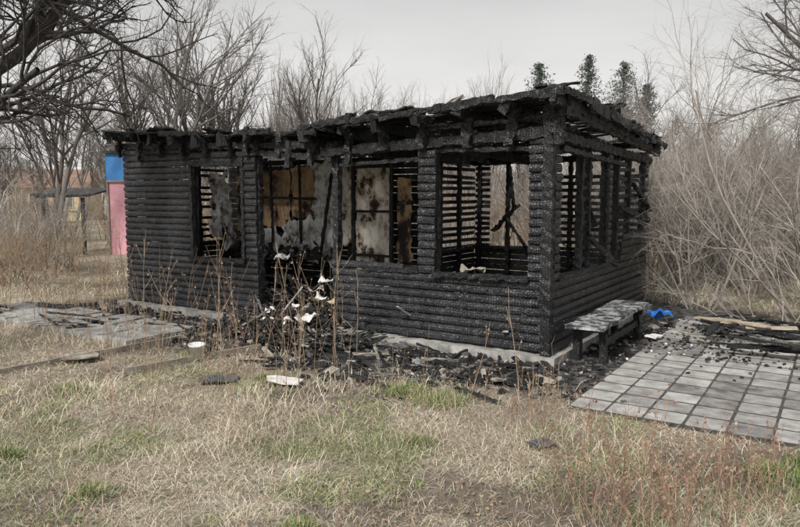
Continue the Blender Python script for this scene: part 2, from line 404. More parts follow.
cb(Lp(0,0,2.22),Lp(.0,3.8,2.14),.08,.09,.014); cb(Lp(-.05,.1,2.10),Lp(-.03,2.4,2.03),.045,.045,.01)
cb(Lp(0,3.7,2.2),Lp(2.7,3.7,2.18),.09,.1); cb(Lp(2.68,2,2.2),Lp(2.68,3.7,2.18),.08,.1); cb(Lp(2.7,1.98,2.28),Lp(6.6,1.98,2.36),.08,.1)
cb(Lp(1.35,0,2.22),Lp(1.5,3.7,2.12),.07,.1,.014); cb(Lp(2.72,0,2.2),Lp(2.72,2.0,2.2),.08,.12,.012)
cb(Lp(6.5,0,2.33),Lp(6.5,2,2.33),.08,.1)
cb(Lp(.03,-.02,.1),Lp(.03,-.02,2.55),.1,.1,.014)
cb(Lp(2.75,1.9,1.55),Lp(4.4,1.9,1.5),.05,.07); cb(Lp(4.4,1.88,1.0),Lp(6.3,1.88,1.02),.06,.09)
cb(Lp(2.05,3.6,2.1),Lp(1.97,3.62,1.45),.07,.03,.012); cb(Lp(1.9,3.6,1.5),Lp(2.3,3.6,1.1),.16,.03,.02)
cb(Lp(1.75,3.6,.85),Lp(2.05,3.5,1.3),.14,.03,.02); cb(Lp(.9,3.6,1.75),Lp(.7,3.6,1.2),.03,.1,.012)
cb(Lp(0,3.0,1.8),Lp(-.04,3.75,1.45),.05,.05,.012); cb(Lp(-.02,2.3,1.5),Lp(-.04,3.7,1.3),.04,.06,.012);cb(Lp(-.02,1.1,1.2),Lp(-.2,1.6,.85),.03,.06,.012)
for k in range(9): cb(Lp(.05,.96,.95+k*.13),Lp(.05,1.2+U(-.05,.02),.95+k*.13+U(-.02,.02)),.02,.045,.005)
for k in range(8): cb(Lp(.05,2.36,1.2+k*.11),Lp(.05,2.9+U(-.2,.6),1.2+k*.11+U(-.02,.02)),.02,.045,.005)
mb.obj('charred_frame',shed)
def zr_main(s,v):
    a=(s+.25)/3.1; b_=(v+.3)/4.35
    f=2.66+(2.44-2.66)*a; k=2.42+(2.30-2.42)*a
    return f+(k-f)*b_-.03*max(0,v-2.5)
def zr_wing(s,v):
    a=(s-2.4)/4.4; b_=(v+.3)/2.6
    return 2.39+.22*a-.08*b_-.03*math.sin(a*3.1)
mb=MB()
def sheet(zf,s0,s1,v0,v1,m,thr,seed,dz=0,st=.055,edge=.25):
    ns=int((s1-s0)/st);nv=int((v1-v0)/st); idx={}
    vs=[];fs=[]
    def vid(i,j,l):
        k=(i,j,l)
        if k not in idx:
            s=s0+i*st+.6*st*noise.noise(Vector((i*.9,j*.9,seed)));v=v0+j*st+.6*st*noise.noise(Vector((i*.9,j*.9,seed+5)))
            q=noise.noise(Vector((s*2.5,v*2.5,seed)))
            e=min(i,ns-i,j,nv-j)
            cur=.09*max(0,1-e/4)*noise.noise(Vector((s*5,v*5,seed+9)))
            vs.append(Lp(s,v,zf(s,v)+dz+.025*q+cur+.018*l)); idx[k]=len(vs)-1
        return idx[k]
    keep=set()
    for i in range(ns):
        for j in range(nv):
            s=s0+i*st;v=v0+j*st; q=noise.noise(Vector((s*1.3,v*1.3,seed+3)))+.5*noise.noise(Vector((s*5,v*5,seed+4)))
            e=min(i,ns-1-i,j,nv-1-j)/ (edge/st)
            if q+ (0 if e>1 else (1-e)*.30) < thr: keep.add((i,j))
    for (i,j) in keep:
        fs.append((vid(i,j,1),vid(i,j+1,1),vid(i+1,j+1,1),vid(i+1,j,1)))
        fs.append((vid(i,j,0),vid(i+1,j,0),vid(i+1,j+1,0),vid(i,j+1,0)))
        for (a,b_,c,d) in((i-1,j,(i,j),(i,j+1)),(i+1,j,(i+1,j),(i+1,j+1)),(i,j-1,(i,j),(i+1,j)),(i,j+1,(i,j+1),(i+1,j+1))):
            if (a,b_) not in keep:
                fs.append((vid(*c,0),vid(*d,0),vid(*d,1),vid(*c,1)))
    mb.add(vs,fs,m)
sheet(zr_main,-.20,2.95,-.28,3.95,M_deb,.17,2.0)
sheet(zr_wing,2.55,6.75,-.26,2.3,M_deb,.14,11.0)
for (zf,s0,s1,v0,v1) in((zr_main,-.20,2.85,-.26,3.9),(zr_wing,2.75,6.7,-.24,2.25)):
    v=v0
    while v<v1:
        a=s0
        while a<s1-.1:
            L=U(.3,1.6); b_=min(a+L,s1+U(-.08,.06))
            q=noise.noise(Vector((a*.9+L*.4,v*1.2,33)))
            if q<.20 and R()<.88: beam(mb,Lp(a,v,zf(a,v)-.035+U(-.006,.006)),Lp(b_,v+U(-.012,.012),zf(b_,v)-.035+U(-.02,.01)),.078,.02,M_char,.006,.08)
            a=b_+ (U(.0,.25) if R()<.4 else .01)
        v+=.098
mb.obj('roof_deck',shed)
mb=MB()
for i in range(7):
    s=-.1+i*.5; e=U(-.10,.06)
    beam(mb,Lp(s,-.24+e,zr_main(s,-.28)-.10),Lp(s,3.9,zr_main(s,3.9)-.10),.05,.10,M_char,.014,.05)
    beam(mb,Lp(s+U(-.03,.03),-.06,zr_main(s,0)-.13),Lp(s+U(-.03,.03),-.08,2.13),.06,.08,M_char,.018,.035)
    if R()<.7: box(mb,Lp(s,-.26,zr_main(s,-.3)-.12),(.08,.05,U(.06,.18)),M_char,U(-.3,.3),0,U(-.3,.3),.022)
for i in range(9):
    s=2.9+i*.46; e=U(-.1,.08)
    beam(mb,Lp(s,-.22+e,zr_wing(s,-.28)-.09),Lp(s,2.2,zr_wing(s,2.2)-.09),.05,.09,M_char,.014,.05)
    beam(mb,Lp(s+.02,-.05,zr_wing(s,0)-.1),Lp(s,-.07,2.12+U(0,.1)),.06,.07,M_char,.018,.035)
    if R()<.7: box(mb,Lp(s,-.23,zr_wing(s,-.3)-.12),(.08,.06,U(.08,.2)),M_char,U(-.3,.3),0,U(-.3,.3),.025)
for v in np.arange(0,4,.5):
    beam(mb,Lp(.02,v,zr_main(0,v)-.1),Lp(-.20+U(-.05,.08),v,zr_main(0,v)-.08),.05,.09,M_char,.014,.05)
def rough_edge(p0,p1,w,h,skip=.12):
    p0=Vector(p0);p1=Vector(p1);L=(p1-p0).length;t=0
    while t<1:
        l=U(.25,.9)/L; t2=min(1,t+l)
        if R()>skip: beam(mb,p0.lerp(p1,t)+Vector((0,0,U(-.025,.015))),p0.lerp(p1,t2)+Vector((0,0,U(-.025,.015))),w,h*U(.5,1.1),M_char,.014,.045,bite=.6)
        t=t2+.004
rough_edge(Lp(-.19,-.29,2.61),Lp(2.9,-.29,2.41),.03,.08,.14)
rough_edge(Lp(-.20,-.29,2.61),Lp(-.20,3.9,2.34),.03,.10,.10)
beam(mb,Lp(-.1,-.05,2.45),Lp(-.1,3.9,2.23),.05,.07,M_char,.014,.05)
rough_edge(Lp(2.7,-.27,2.36),Lp(6.7,-.27,2.56),.03,.065,.18)
beam(mb,Lp(6.7,-.24,2.52),Lp(6.7,2.2,2.47),.03,.12,M_char,.014,.05)
for i in range(110):
    s=U(-.15,6.6); v=U(-.22,1.6); zf=zr_main if s<2.8 else zr_wing
    if R()<.45: s=U(-.15,2.6)
    a=U(0,3); L=U(.05,.36)
    beam(mb,Lp(s,v,zf(s,v)+.01),Lp(s+L*math.cos(a),v+L*math.sin(a),zf(s,v)+U(.0,.07)),U(.012,.06),U(.01,.03),M_char,.012,.05)
beam(mb,Lp(1.35,.1,2.55),Lp(1.1,.25,2.70),.07,.03,M_grey,.012,.06)
beam(mb,Lp(.25,-.1,2.6),Lp(.35,.5,2.70),.12,.03,M_char,.015,.06)
beam(mb,Lp(2.9,.2,2.42),Lp(2.3,-.1,2.56),.09,.025,M_char,.015,.06)
mb.obj('rafters_and_fascia',shed)
# interior panels
mb=MB()
def panel(s0,s1,z0,z1,v,m,curl=.02,seed=0,axis='s',rag=.05):
    n=16;k=22;vs=[];fs=[]
    for i in range(n+1):
        for j in range(k+1):
            a=s0+(s1-s0)*i/n; zz=z0+(z1-z0)*j/k
            q=noise.noise(Vector((a*4,zz*4,seed)))*curl
            if i in(0,n): a+=rag*noise.noise(Vector((zz*7,seed,a)))
            if j in(0,k): zz+=rag*noise.noise(Vector((a*9,seed,zz)))
            vs.append(Lp(a,v-abs(q)*1.4,zz) if axis=='s' else Lp(v+abs(q),a,zz))
    for i in range(n):
        for j in range(k):
            a=i*(k+1)+j; fs.append((a,a+1,a+k+2,a+k+1))
    mb.add(vs,fs,m)
panel(4.42,4.98,1.3,2.1,1.86,M_ply,.01,1);panel(5.02,5.62,1.15,2.05,1.865,M_ply,.01,2);panel(5.64,6.2,.9,2.0,1.86,M_ply,.02,3)
panel(4.0,4.42,.6,2.15,1.78,M_white,.12,4,rag=.18)
panel(3.75,3.98,.9,2.1,1.86,M_cream,.03,14,rag=.08)
panel(3.08,3.7,.15,2.06,1.84,M_cream,.035,5,rag=.04)
panel(2.76,3.0,.7,1.9,1.88,M_ply,.02,6,rag=.06)
panel(4.45,5.1,.7,1.28,1.80,M_white,.10,7,rag=.2); panel(5.2,5.9,.7,1.12,1.81,M_white,.08,17,rag=.16)
panel(.25,1.0,1.0,1.9,6.45,M_ply,.02,8,'v'); 
panel(5.98,6.40,.95,2.0,1.5,M_white,.14,9,rag=.18); panel(5.7,5.95,.85,1.5,1.3,M_white,.1,19,rag=.14)
mb.obj('interior_panels',shed)
mb=MB()
for zz in(.15,.78,1.42,2.06): beam(mb,Lp(3.05,1.80,zz),Lp(3.73,1.80,zz),.04,.03,M_char,.006)
beam(mb,Lp(3.05,1.8,.1),Lp(3.05,1.8,2.1),.04,.05,M_char,.006);beam(mb,Lp(3.73,1.8,.1),Lp(3.73,1.8,2.1),.04,.05,M_char,.006)
beam(mb,Lp(4.3,1.7,.6),Lp(3.95,1.65,2.2),.04,.03,M_char,.01)
for s in(4.7,5.3): beam(mb,Lp(s,1.75,.9),Lp(s+.02,1.75,2.2),.03,.03,M_char,.008)
beam(mb,Lp(4.4,1.74,1.6),Lp(6.1,1.74,1.63),.03,.03,M_char,.008)
for zz in(.4,.68): beam(mb,Lp(4.45,1.6,zz),Lp(6.3,1.6,zz+.02),.03,.4,M_char,.008,roll=math.pi/2)
for s in(4.5,5.2,5.9): beam(mb,Lp(s,1.45,.1),Lp(s,1.45,.75),.05,.05,M_char,.008)
for i in range(60):
    s=U(4.0,6.3);a=U(0,3);L=U(.05,.2); beam(mb,Lp(s,U(1.3,1.75),.72),Lp(s+L*math.cos(a),U(1.3,1.75),.72+U(0,.18)),U(.02,.08),U(.015,.05),M_char if R()<.7 else M_ash,.012)
mb.obj('charred_door_and_shelves',shed)
mb=MB()
def heap(cs,cv,rs,rvv,h,n,mats,big=.5,sz=1):
    for i in range(n):
        a=U(0,6.28);r=math.sqrt(R()); s=cs+rs*r*math.cos(a);v=cv+rvv*r*math.sin(a)
        hh=h*(.6+.8*noise.noise(Vector((s*2.5,v*2.5,7)))+.2)
        z0=.06+hh*(1-r*r)*U(.3,1); mm=mats[0] if R()<.72 else random.choice(mats)
        if R()<big:
            L=U(.12,.6)*sz;t=U(0,6.28);p=random.gauss(0,.6)
            beam(mb,Lp(s,v,z0),Lp(s+L*math.cos(t),v+L*math.sin(t),max(.1,z0+L*p*.6)+.02),U(.012,.06)*sz,U(.008,.025)*sz,mm,.005,.05)
        else:
            q=U(.015,.08)*sz; box(mb,Lp(s,v,z0),(q,q*U(.5,1.2),q*U(.2,.7)),mm,U(0,3),U(-.6,.6),U(-.6,.6),q*.2)
mm=[M_deb,M_char,M_ash,M_ash,M_grey,M_deb,M_conc,M_ash]
heap(3.3,.85,.75,.8,.36,500,mm); heap(3.2,.1,.65,.5,.2,500,mm,.4,.8); heap(3.0,-.5,1.2,.5,.09,1000,mm,.3,.7)
heap(4.9,1.0,1.3,.8,.4,220,mm); heap(1.4,1.8,1.2,1.5,.35,220,mm); heap(1.2,.5,.9,.4,.5,120,mm,.5,.8); heap(.8,2.9,.6,.6,.9,70,mm); heap(2.2,.45,.5,.35,.75,160,mm,.5,.8)
def scrap(s,v,zz,a,b_,mt,amp=.09):
    nn=8;vs=[];fs=[];rz=U(0,3);c_=math.cos(rz);s_=math.sin(rz);sd=R()*50
    for i in range(nn+1):
        for j in range(nn+1):
            x=(i/nn-.5)*a;y=(j/nn-.5)*b_
            if i in(0,nn) or j in(0,nn): x+=a*.22*noise.noise(Vector((y*25,x*25,sd+3)));y+=b_*.22*noise.noise(Vector((x*25,y*25,sd+7)))
            vs.append(Lp(s+x*c_-y*s_,v+x*s_+y*c_,zz+amp*noise.noise(Vector((x*12,y*12,sd)))))
    for i in range(nn):
        for j in range(nn): q=i*(nn+1)+j; fs.append((q,q+1,q+nn+2,q+nn+1))
    mb.add(vs,fs,mt)
for t in((2.78,-.35,.26,.2,.12,M_paper),(3.0,-.4,.2,.18,.10,M_paper),(3.5,-.25,.16,.16,.1,M_cream),(3.2,-.1,.3,.14,.09,M_paper),(2.6,-.5,.15,.14,.08,M_cream),(3.7,.0,.2,.12,.08,M_paper),(1.0,.3,.86,.25,.12,M_grey),(3.35,.5,.45,.2,.1,M_cream),(2.85,-.7,.1,.11,.08,M_paper),(3.3,-.6,.12,.12,.08,M_cream),(2.9,-.2,.34,.12,.1,M_cream),(3.5,.9,.5,.25,.2,M_white),(4.6,1.2,.75,.3,.2,M_white),(2.75,-.1,.42,.28,.16,M_pale),(2.7,-.2,.5,.12,.08,M_paper)): scrap(*t)
mb.obj('interior_debris',shed)

# ------------------------------------------------ scattered debris
deb=empty('burnt_debris',(C0[0],C0[1],0),RZ); mb=MB()
for i in range(12000):
    s=U(-3.6,7.4); v=-abs(random.gauss(0,.8))-.12 if s>0.1 else U(-1.3,3.2)
    if s<.1 and R()<.35: v=random.gauss(1.6,.8)
    wx,wy=toworld(-s,v)
    if R()>charmask(wx,wy)*1.3: continue
    if 0.0<s<6.7 and v>-.13: continue
    onp=s<-.6
    if onp and R()<(.97 if v<.9 else .5): continue
    if s>5 and R()<.4: continue
    q=U(.008,.035) if R()<.88 else U(.04,.09)
    if onp: q=min(q,.03)
    box(mb,Lp(s,v,q*.15+.005+(.026 if onp else 0)),(q,q*U(.4,1.4),q*U(.25,.7)),M_deb if R()<.62 else random.choice([M_char,M_grey,M_ash,M_ash,M_ash,M_conc,M_paper if q<.03 else M_ash]),U(0,3),U(-.4,.4),U(-.4,.4),q*.18)
for i in range(190):
    s=U(-.3,6.5);v=-abs(random.gauss(.2,.5))-.15;L=U(.1,.6);t=random.gauss(0,.8)
    beam(mb,Lp(s,v,.02),Lp(s+L*math.cos(t),v+L*math.sin(t),U(.02,.08)),U(.015,.06),U(.01,.028),M_char if R()<.7 else (M_grey if R()<.4 else M_ash),.006,.06)
mb.obj('charred_fragments',deb)
mb=MB()
for i in range(110):
    s=-U(.9,4.4);v=U(1.0,2.9);L=U(.3,1.5);t=random.gauss(0.25,.6)
    beam(mb,Lp(s,v,.06+U(0,.16)),Lp(s-L*math.cos(t),v+L*math.sin(t)*.6,.06+U(0,.2)),U(.02,.09),U(.012,.03),M_char if R()<.8 else (M_grey if R()<.5 else M_ash),.007,.07)
for (s,v,L,t,zz) in((-1.0,2.35,.75,-.5,.2),(-1.15,2.3,.7,-.6,.22),(-.9,2.55,.6,-.3,.17),(-1.5,2.0,.5,.2,.2)):
    beam(mb,Lp(s,v,zz),Lp(s-L*math.cos(t),v+L*math.sin(t),zz+.03),.11,.022,M_pale,.003,.1)
mb.obj('plank_pile',deb)
mb=MB()
for i in range(20):
    s=U(5.2,7.8);v=-U(.6,1.7);L=U(.25,1.0);t=random.gauss(0,.3)
    beam(mb,Lp(s,v,.07+U(0,.02)),Lp(s+L*math.cos(t),v+L*math.sin(t),.07+U(0,.02)),U(.02,.07),U(.01,.022),M_char if R()<.6 else M_grey,.006,.07)
mb.obj('charred_planks',deb)

# pavers
pv=empty('paved_yard',(C0[0],C0[1],0),RZ); mb=MB()
P=.28
box(mb,(.62+20*P/2,-1.25+17*P/2,.0),(20*P,17*P,.05),M_joint)
for i in range(20):
    for j in range(17):
        x=.62+i*P;y=-1.25+j*P
        q=noise.noise(Vector((x*.8,y*.8,4)))*.8+U(-.35,.35)+ (.2 if j>7 else 0)
        mt=M_pav[0] if q<.0 else (M_pav[1] if q<.3 else M_pav[2])
        zt=.0262+U(0,.0015)
        gx,gy=.020,.034
        dx_,dy_=U(-.003,.003),U(-.003,.003)
        x0,x1,y0,y1=x+gx/2+dx_,x+P-gx/2+dx_,y+gy/2+dy_,y+P-gy/2+dy_; c_=.014
        pts=[(x0+c_,y0),(x1-c_,y0),(x1,y0+c_),(x1,y1-c_),(x1-c_,y1),(x0+c_,y1),(x0,y1-c_),(x0,y0+c_)]
        mb.add([Vector((a,b_,zt)) for a,b_ in pts]+[Vector((a,b_,.01)) for a,b_ in pts],[tuple(range(8))]+[(k,k+8,(k+1)%8+8,(k+1)%8) for k in range(8)],mt)
mb.obj('pavers',pv)
mb=MB(); x=-7.9
while x<-4.6:
    w=U(.4,.6)
    for (y0,d) in((-1.75,.5),(-1.22,.5)): box(mb,(x+w/2,y0+d/2,.02+U(-.012,.008)),(w-.02,d-.02,.07),M_conc,U(-.03,.03),U(-.02,.02),U(-.02,.02),.012)
    x+=w
mb.obj('concrete_path_slabs',pv)
ed=MB()
for a,b_ in(((-3.75,6.05,.03),(-2.5,7.65,.03)),((-2.55,6.15,.03),(-1.5,7.2,.03)),((-5.6,6.9,.02),(-3.8,6.1,.03))): beam(ed,a,b_,.03,.07,M_grey,.002,.12,bite=.1)
ed.obj('garden_edging')
bn=empty('garden_bench',(C0[0],C0[1],0),RZ); mb=MB()
beam(mb,(.3,.12,.37),(.3,1.9,.39),.035,.38,M_bench,.006,.07,roll=math.pi/2)
mb.obj('seat_board',bn)
mb=MB()
for y in(.35,1.65):
    beam(mb,(.16,y,0),(.17,y,.34),.07,.07,M_char,.006);beam(mb,(.43,y,0),(.42,y,.34),.07,.07,M_char,.006);beam(mb,(.12,y,.325),(.48,y,.325),.06,.05,M_char,.005)
beam(mb,(.42,.35,.2),(.42,1.65,.2),.04,.07,M_char,.006)
mb.obj('legs',bn)
def lathe(name,prof,loc,m,tilt=0):
    mb=MB();n=24;vs=[];fs=[]
    for r,zz in prof:
        for k in range(n): a=6.28318*k/n; vs.append(Vector((r*math.cos(a),r*math.sin(a),zz)))
    for i in range(len(prof)-1):
        for k in range(n): a=i*n+k;b_=i*n+(k+1)%n; fs.append((a,b_,b_+n,a+n))
    fs.append(tuple(range(n-1,-1,-1)))
    mb.add(vs,fs,m); o=mb.obj(name,None,True); o.location=loc; o.rotation_euler=(tilt,tilt*.5,0); return o
lathe('plastic_bucket',[(.062,0),(.08,.13),(.086,.13),(.086,.145),(.078,.145),(.058,.01),(0.001,.01)],(-2.03,6.7,.03),M_whitepl,.06)
def slabobj(name,loc,a,b_,t,m,rz,seed,tilt=.03,crump=.015):
    mb=MB();n=10;vs=[];fs=[]
    for l in(0,1):
        for i in range(n+1):
            for j in range(n+1):
                x=(i/n-.5)*a;y=(j/n-.5)*b_
                e=max(abs(i/n-.5),abs(j/n-.5))*2
                x*=1+.5*e*noise.noise(Vector((y*8,seed,x*4)));y*=1+.5*e*noise.noise(Vector((x*8,seed,y*4)))
                vs.append(Vector((x,y,l*t+crump*noise.noise(Vector((x*9,y*9,seed)))+.5*crump)))
    K=(n+1)**2
    for i in range(n):
        for j in range(n):
            q=i*(n+1)+j; fs.append((q,q+n+1,q+n+2,q+1)[::-1]); fs.append((q+K,q+n+1+K,q+n+2+K,q+1+K))
    per=[i*(n+1) for i in range(n+1)]+[n*(n+1)+j for j in range(1,n+1)]+[i*(n+1)+n for i in range(n-1,-1,-1)]+[j for j in range(n-1,0,-1)]
    for k in range(len(per)): p=per[k];q=per[(k+1)%len(per)]; fs.append((p,q,q+K,p+K))
    mb.add(vs,fs,m); o=mb.obj(name); o.location=loc;o.rotation_euler=(tilt,tilt,rz); return o
slabobj('pale_board',(-1.02,5.8,.04),.28,.16,.01,M_paper,-.3,1)
slabobj('dark_tarp_scrap',(-1.6,5.95,.015),.28,.2,.006,M_tarp,.3,2,crump=.03)
slabobj('slate_shard',(.93,4.35,.02),.16,.10,.006,M_tarp,.4,3,.03)
slabobj('pale_board',(-3.2,6.7,.04),.3,.2,.015,M_grey,.5,5)
slabobj('blue_plastic_bag',(3.2,8.35,.12),.22,.16,.03,M_blue,.2,6,.1,.12)
slabobj('pale_board',(2.85,7.55,.06),.2,.12,.015,M_paper,.9,7)

# ------------------------------------------------ plants foreground
mb=MB()
def stalk(x,y,h,m,br=3,r=.003,lean=.12):
    z0=float(zg(x,y)); p=Vector((x,y,z0));d=Vector((random.gauss(0,lean),random.gauss(0,lean),1)).normalized();pts=[p.copy()];ds=[]
    n=6
    for i in range(n): d=(d+rv()*.045).normalized();p=p+d*h/n;pts.append(p.copy());ds.append(d.copy())
    tube(mb,pts,[r*(1-.6*i/n) for i in range(n+1)],m,4)
    for k in range(br):
        t=U(.45,1);i=min(int(t*n),n-1);q=pts[i].lerp(pts[i+1],t*n-i)
        nd=(ds[i]+rv()*.45).normalized();L=h*U(.08,.25)
        tube(mb,[q,q+nd*L*.5,q+nd*L+Vector((0,0,L*.15))],[r*.6,r*.45,r*.3],m,3)
        if R()<.6:
            e=q+nd*L; box(mb,e,(.008,.008,.014),m,U(0,3),U(0,3),0,.002)
for (x,y,h) in((-1.73,4.6,1.0),(-1.25,4.9,.85),(-.6,6.4,1.1),(-2.3,6.3,1.2),(-2.1,5.5,.9),(-1.9,6.9,1.3),(-3.0,6.0,1.1),(-.9,5.9,.8),(-2.7,7.1,1.3),(-.45,7.0,.9),(-3.4,7.4,1.4),(.55,5.3,.7),(.9,5.0,.8),(-3.3,5.2,.9),(-2.2,4.0,.5),(-1.0,6.6,1.2),(-1.5,6.2,1.0)): stalk(x,y,h,M_stalk,4,.0035)
for i in range(230):
    D=2.6*(9/2.6)**R(); X=U(-.62,.25)*D
    if charmask(X,D)>.5: continue
    stalk(X,D,U(.12,.6)*(1 if D>4 else .5),M_stalk,random.randint(0,4),.0018)
for i in range(70):
    D=U(4.6,7.6);X=U(-.55,-.08)*D
    stalk(X,D,U(.5,1.15),M_stalk if R()<.6 else M_redst,random.randint(2,6),.0024)
for i in range(130):
    D=U(8,13);X=U(-.62,-.38)*D; stalk(X,D,U(.4,1.3),M_stalk,4,.0035)
mb.obj('dry_weed_stalks')
for cx,cy,rr,n,hh in((1.12,3.35,.30,80,.66),(1.8,3.5,.3,55,.5),(.95,4.75,.22,26,.5),(1.35,3.0,.2,30,.5)):
    mb=MB()
    for i in range(n): stalk(cx+random.gauss(0,rr*.55),cy+random.gauss(0,rr*.4),U(.35,1)*hh,M_redst if R()<.6 else M_stalk,random.randint(2,7),.0022,.22)
    mb.obj('dead_perennial_clump')

# ------------------------------------------------ shrubs right
SH=[(7,.10,.03,8,.5,.6),(5,.15,.0,7,.7,.58),(4,.17,-.04,5,.8,.5),(3,.15,-.05,0,0,0)]
def shrub(x,y,h,nst,m,spread=.45,r0=.022,dirb=None,nf=SH,name='bare_shrub'):
    mb=MB()
    for i in range(nst):
        a=U(0,6.28); d=Vector((math.cos(a)*spread*U(.3,1.5),math.sin(a)*spread*U(.3,1.5),1))
        if dirb: d+=Vector(dirb)*U(.3,1)
        grow(mb,(x+.25*math.cos(a),y+.25*math.sin(a),0),d,h*U(.6,1.05),r0*U(.6,1),0,nf,m)
    return mb.obj(name,None,True)
shrub(5.3,8.7,3.3,8,M_twig,.5,.026,(-.4,0,0))
shrub(4.4,10.0,2.6,8,M_twig,.55,.024,(-.2,0,0))
shrub(6.4,9.2,3.9,8,M_twig,.45,.03,(-.45,0,0))
shrub(6.0,11.3,3.4,7,M_twig,.45,.028,(-.2,0,0))
shrub(4.6,12.3,2.7,7,M_twig,.5,.022)
shrub(8.0,11.5,4.0,7,M_twig,.45,.03,(-.2,0,0))
shrub(4.9,7.3,1.7,7,M_twig,.8,.014,(-.5,0,0))
shrub(4.3,7.9,1.2,6,M_twig,1.0,.010,(-.3,0,0))
shrub(3.9,10.2,2.0,7,M_far2,.6,.016)
shrub(4.1,10.9,2.3,7,M_far,.5,.018)
TR=[(8,.10,.02,9,.75,.55),(6,.16,.03,8,.7,.5),(5,.18,.02,6,.7,.5),(4,.16,.0,0,0,0)]
mb=MB()
tube(mb,[Vector((7.4,8.7,0)),Vector((7.3,8.7,1.2)),Vector((7.2,8.6,2.4))],[.15,.12,.10],M_bark,8)
for d,L in(((-1,-.1,.75),3.2),((-.7,.2,1.3),3.2),((-1.0,-.4,.35),2.8),((-.9,0,.9),3.4),((-1,.1,.55),3.2),((.5,.5,1),2.6),((0,-.8,1),2.4)): grow(mb,(7.2,8.6,2.3),d,L,.05,0,TR,M_far2)
mb.obj('bare_fruit_tree',None,True)
mb=MB()
tube(mb,[Vector((-6.9,8.3,-.05)),Vector((-6.8,8.2,1.0)),Vector((-6.5,8.1,1.9)),Vector((-6.2,8.0,2.6))],[.28,.23,.21,.19],M_bark,10)
TL=[(10,.15,.0,14,.85,.5),(7,.24,.02,9,.8,.5),(5,.25,.01,7,.8,.5),(4,.2,.0,0,0,0)]
for o,d,L,r in(((-6.2,8.0,2.5),(1,-.15,.34),4.8,.105),((-6.2,8.0,2.6),(1,.1,.6),4.6,.095),((-6.3,8.0,2.2),(1,-.3,.16),3.2,.07),((-6.2,8,2.6),(.55,-.4,1.1),3.4,.08),((-6.2,8,2.6),(-.8,.3,1),3.2,.07),((-6.2,8,2.5),(.9,.9,.42),4.0,.08),((-6.3,7.9,2.3),(.8,-1,.6),3,.06)):
    grow(mb,o,d,L,r,0,TL,M_bark)
mb.obj('gnarled_apple_tree',None,True)

# ------------------------------------------------ background trees (instanced)
BT=[(8,.07,.05,12,.6,.5),(6,.13,.07,9,.6,.5),(5,.15,.04,6,.65,.5),(3,.15,.02,0,0,0)]
BU=[(6,.10,.02,8,.55,.55),(5,.16,.0,7,.7,.5),(3,.18,-.03,0,0,0)]
SP=[(8,.04,.06,16,.35,.38),(4,.08,.12,6,.4,.5),(3,.1,.08,0,0,0)]
def variant(kind,m):
    mb=MB()
    if kind=='tree':
        h=U(3.6,4.4)
        for k in range(random.randint(1,3)): grow(mb,(U(-.3,.3),U(-.3,.3),0),(U(-.25,.25),U(-.25,.25),1),h*U(.8,1),.055,0,BT,m)
    elif kind=='sap':
        for k in range(5): grow(mb,(U(-.8,.8),U(-.5,.5),0),(U(-.1,.1),U(-.1,.1),1),U(3.2,4.6),.026,0,SP,m)
    else:
        for k in range(10): a=U(0,6.28);grow(mb,(U(-.5,.5),U(-.4,.4),0),(math.cos(a)*U(.2,.8),math.sin(a)*.6,1),U(1.2,2),.016,0,BU,m)
    o=mb.obj('v_'+kind,None,True); me=o.data; bpy.data.objects.remove(o); return me
vt=[variant('tree',M_far) for _ in range(3)]+[variant('tree',M_far2) for _ in range(2)]
vs_=[variant('sap',M_far) for _ in range(3)]
vb=[variant('bush',M_far) for _ in range(3)]+[variant('bush',M_stalk) for _ in range(2)]+[variant('bush',M_twig)]
bg=empty('distant_bare_trees'); tk=empty('bare_thicket')
def inst(me,x,y,sc,par,nm):
    if y<20.5 and -.48<x/y<-.36: return
    o=bpy.data.objects.new(nm,me); o.location=(x,y,0); o.rotation_euler=(0,0,U(0,6.28)); o.scale=(sc*U(.9,1.2),sc*U(.9,1.2),sc); o.parent=par; S.collection.objects.link(o)
for (d0,d1,n,h) in((22,27,20,1.1),(30,36,24,1.3),(42,50,26,1.6)):
    for i in range(n):
        D=U(d0,d1);X=(-.75+1.5*(i+R())/n)*D; inst(random.choice(vt),X,D,h*U(.75,1.1),bg,'bare_tree')
for i in range(16):
    D=U(19,28);X=U(-.2,.12)*D; inst(random.choice(vs_),X,D,U(.85,1.15),bg,'sapling')
for (X,D,s) in((-5.9,17,1.35),(-4.4,18,1.25),(-9.2,18,1.3),(-11,17,1.3),(-8.7,22.8,1.6),(-2.5,21,1.2),(-5.2,19,1.5)): inst(vt[3+int(R()*2)],X,D,s,bg,'bare_tree')
for i in range(110):
    D=U(14,26);X=U(-.72,.72)*D
    inst(random.choice(vb),X,D,U(.8,1.3),tk,'bush')
for i in range(24):
    D=U(11.5,16);X=U(-.75,-.47)*D
    inst(random.choice(vb[3:]+vb[:1]),X,D,U(.4,.8),tk,'bush')
for i in range(26):
    D=U(12,17);X=U(.22,.7)*D; inst(random.choice(vb[:3]+[vb[5]]*3),X,D,U(1.,1.5),tk,'bush')
def conifer(x,y,h,w,nm='conifer_tree'):
    mb=MB(); tube(mb,[Vector((0,0,0)),Vector((0,0,h*.6)),Vector((0,0,h))],[.18,.1,.02],M_bark,6)
    for i in range(460):
        t=.3+.7*(i/460); zz=h*t; r=w*(1-t)**.5*U(.3,1.2)+.08; a=U(0,6.28); e=Vector((math.cos(a)*r,math.sin(a)*r,zz+U(-.15,.35)*r))
        b0=Vector((0,0,zz)); n=15
        for k in range(n):
            f=(k+1)/n; c=b0.lerp(e,f)+rv()*.08; s=.15*U(.5,1.3)
            d1=rv().normalized()*s; d2=(Vector((0,0,-1))*.3+rv()*.5).normalized()*s
            mb.add([c-d1*.5,c+d1*.5,c+d2],[(0,1,2)],M_con)
    o=mb.obj(nm); o.location=(x,y,0)
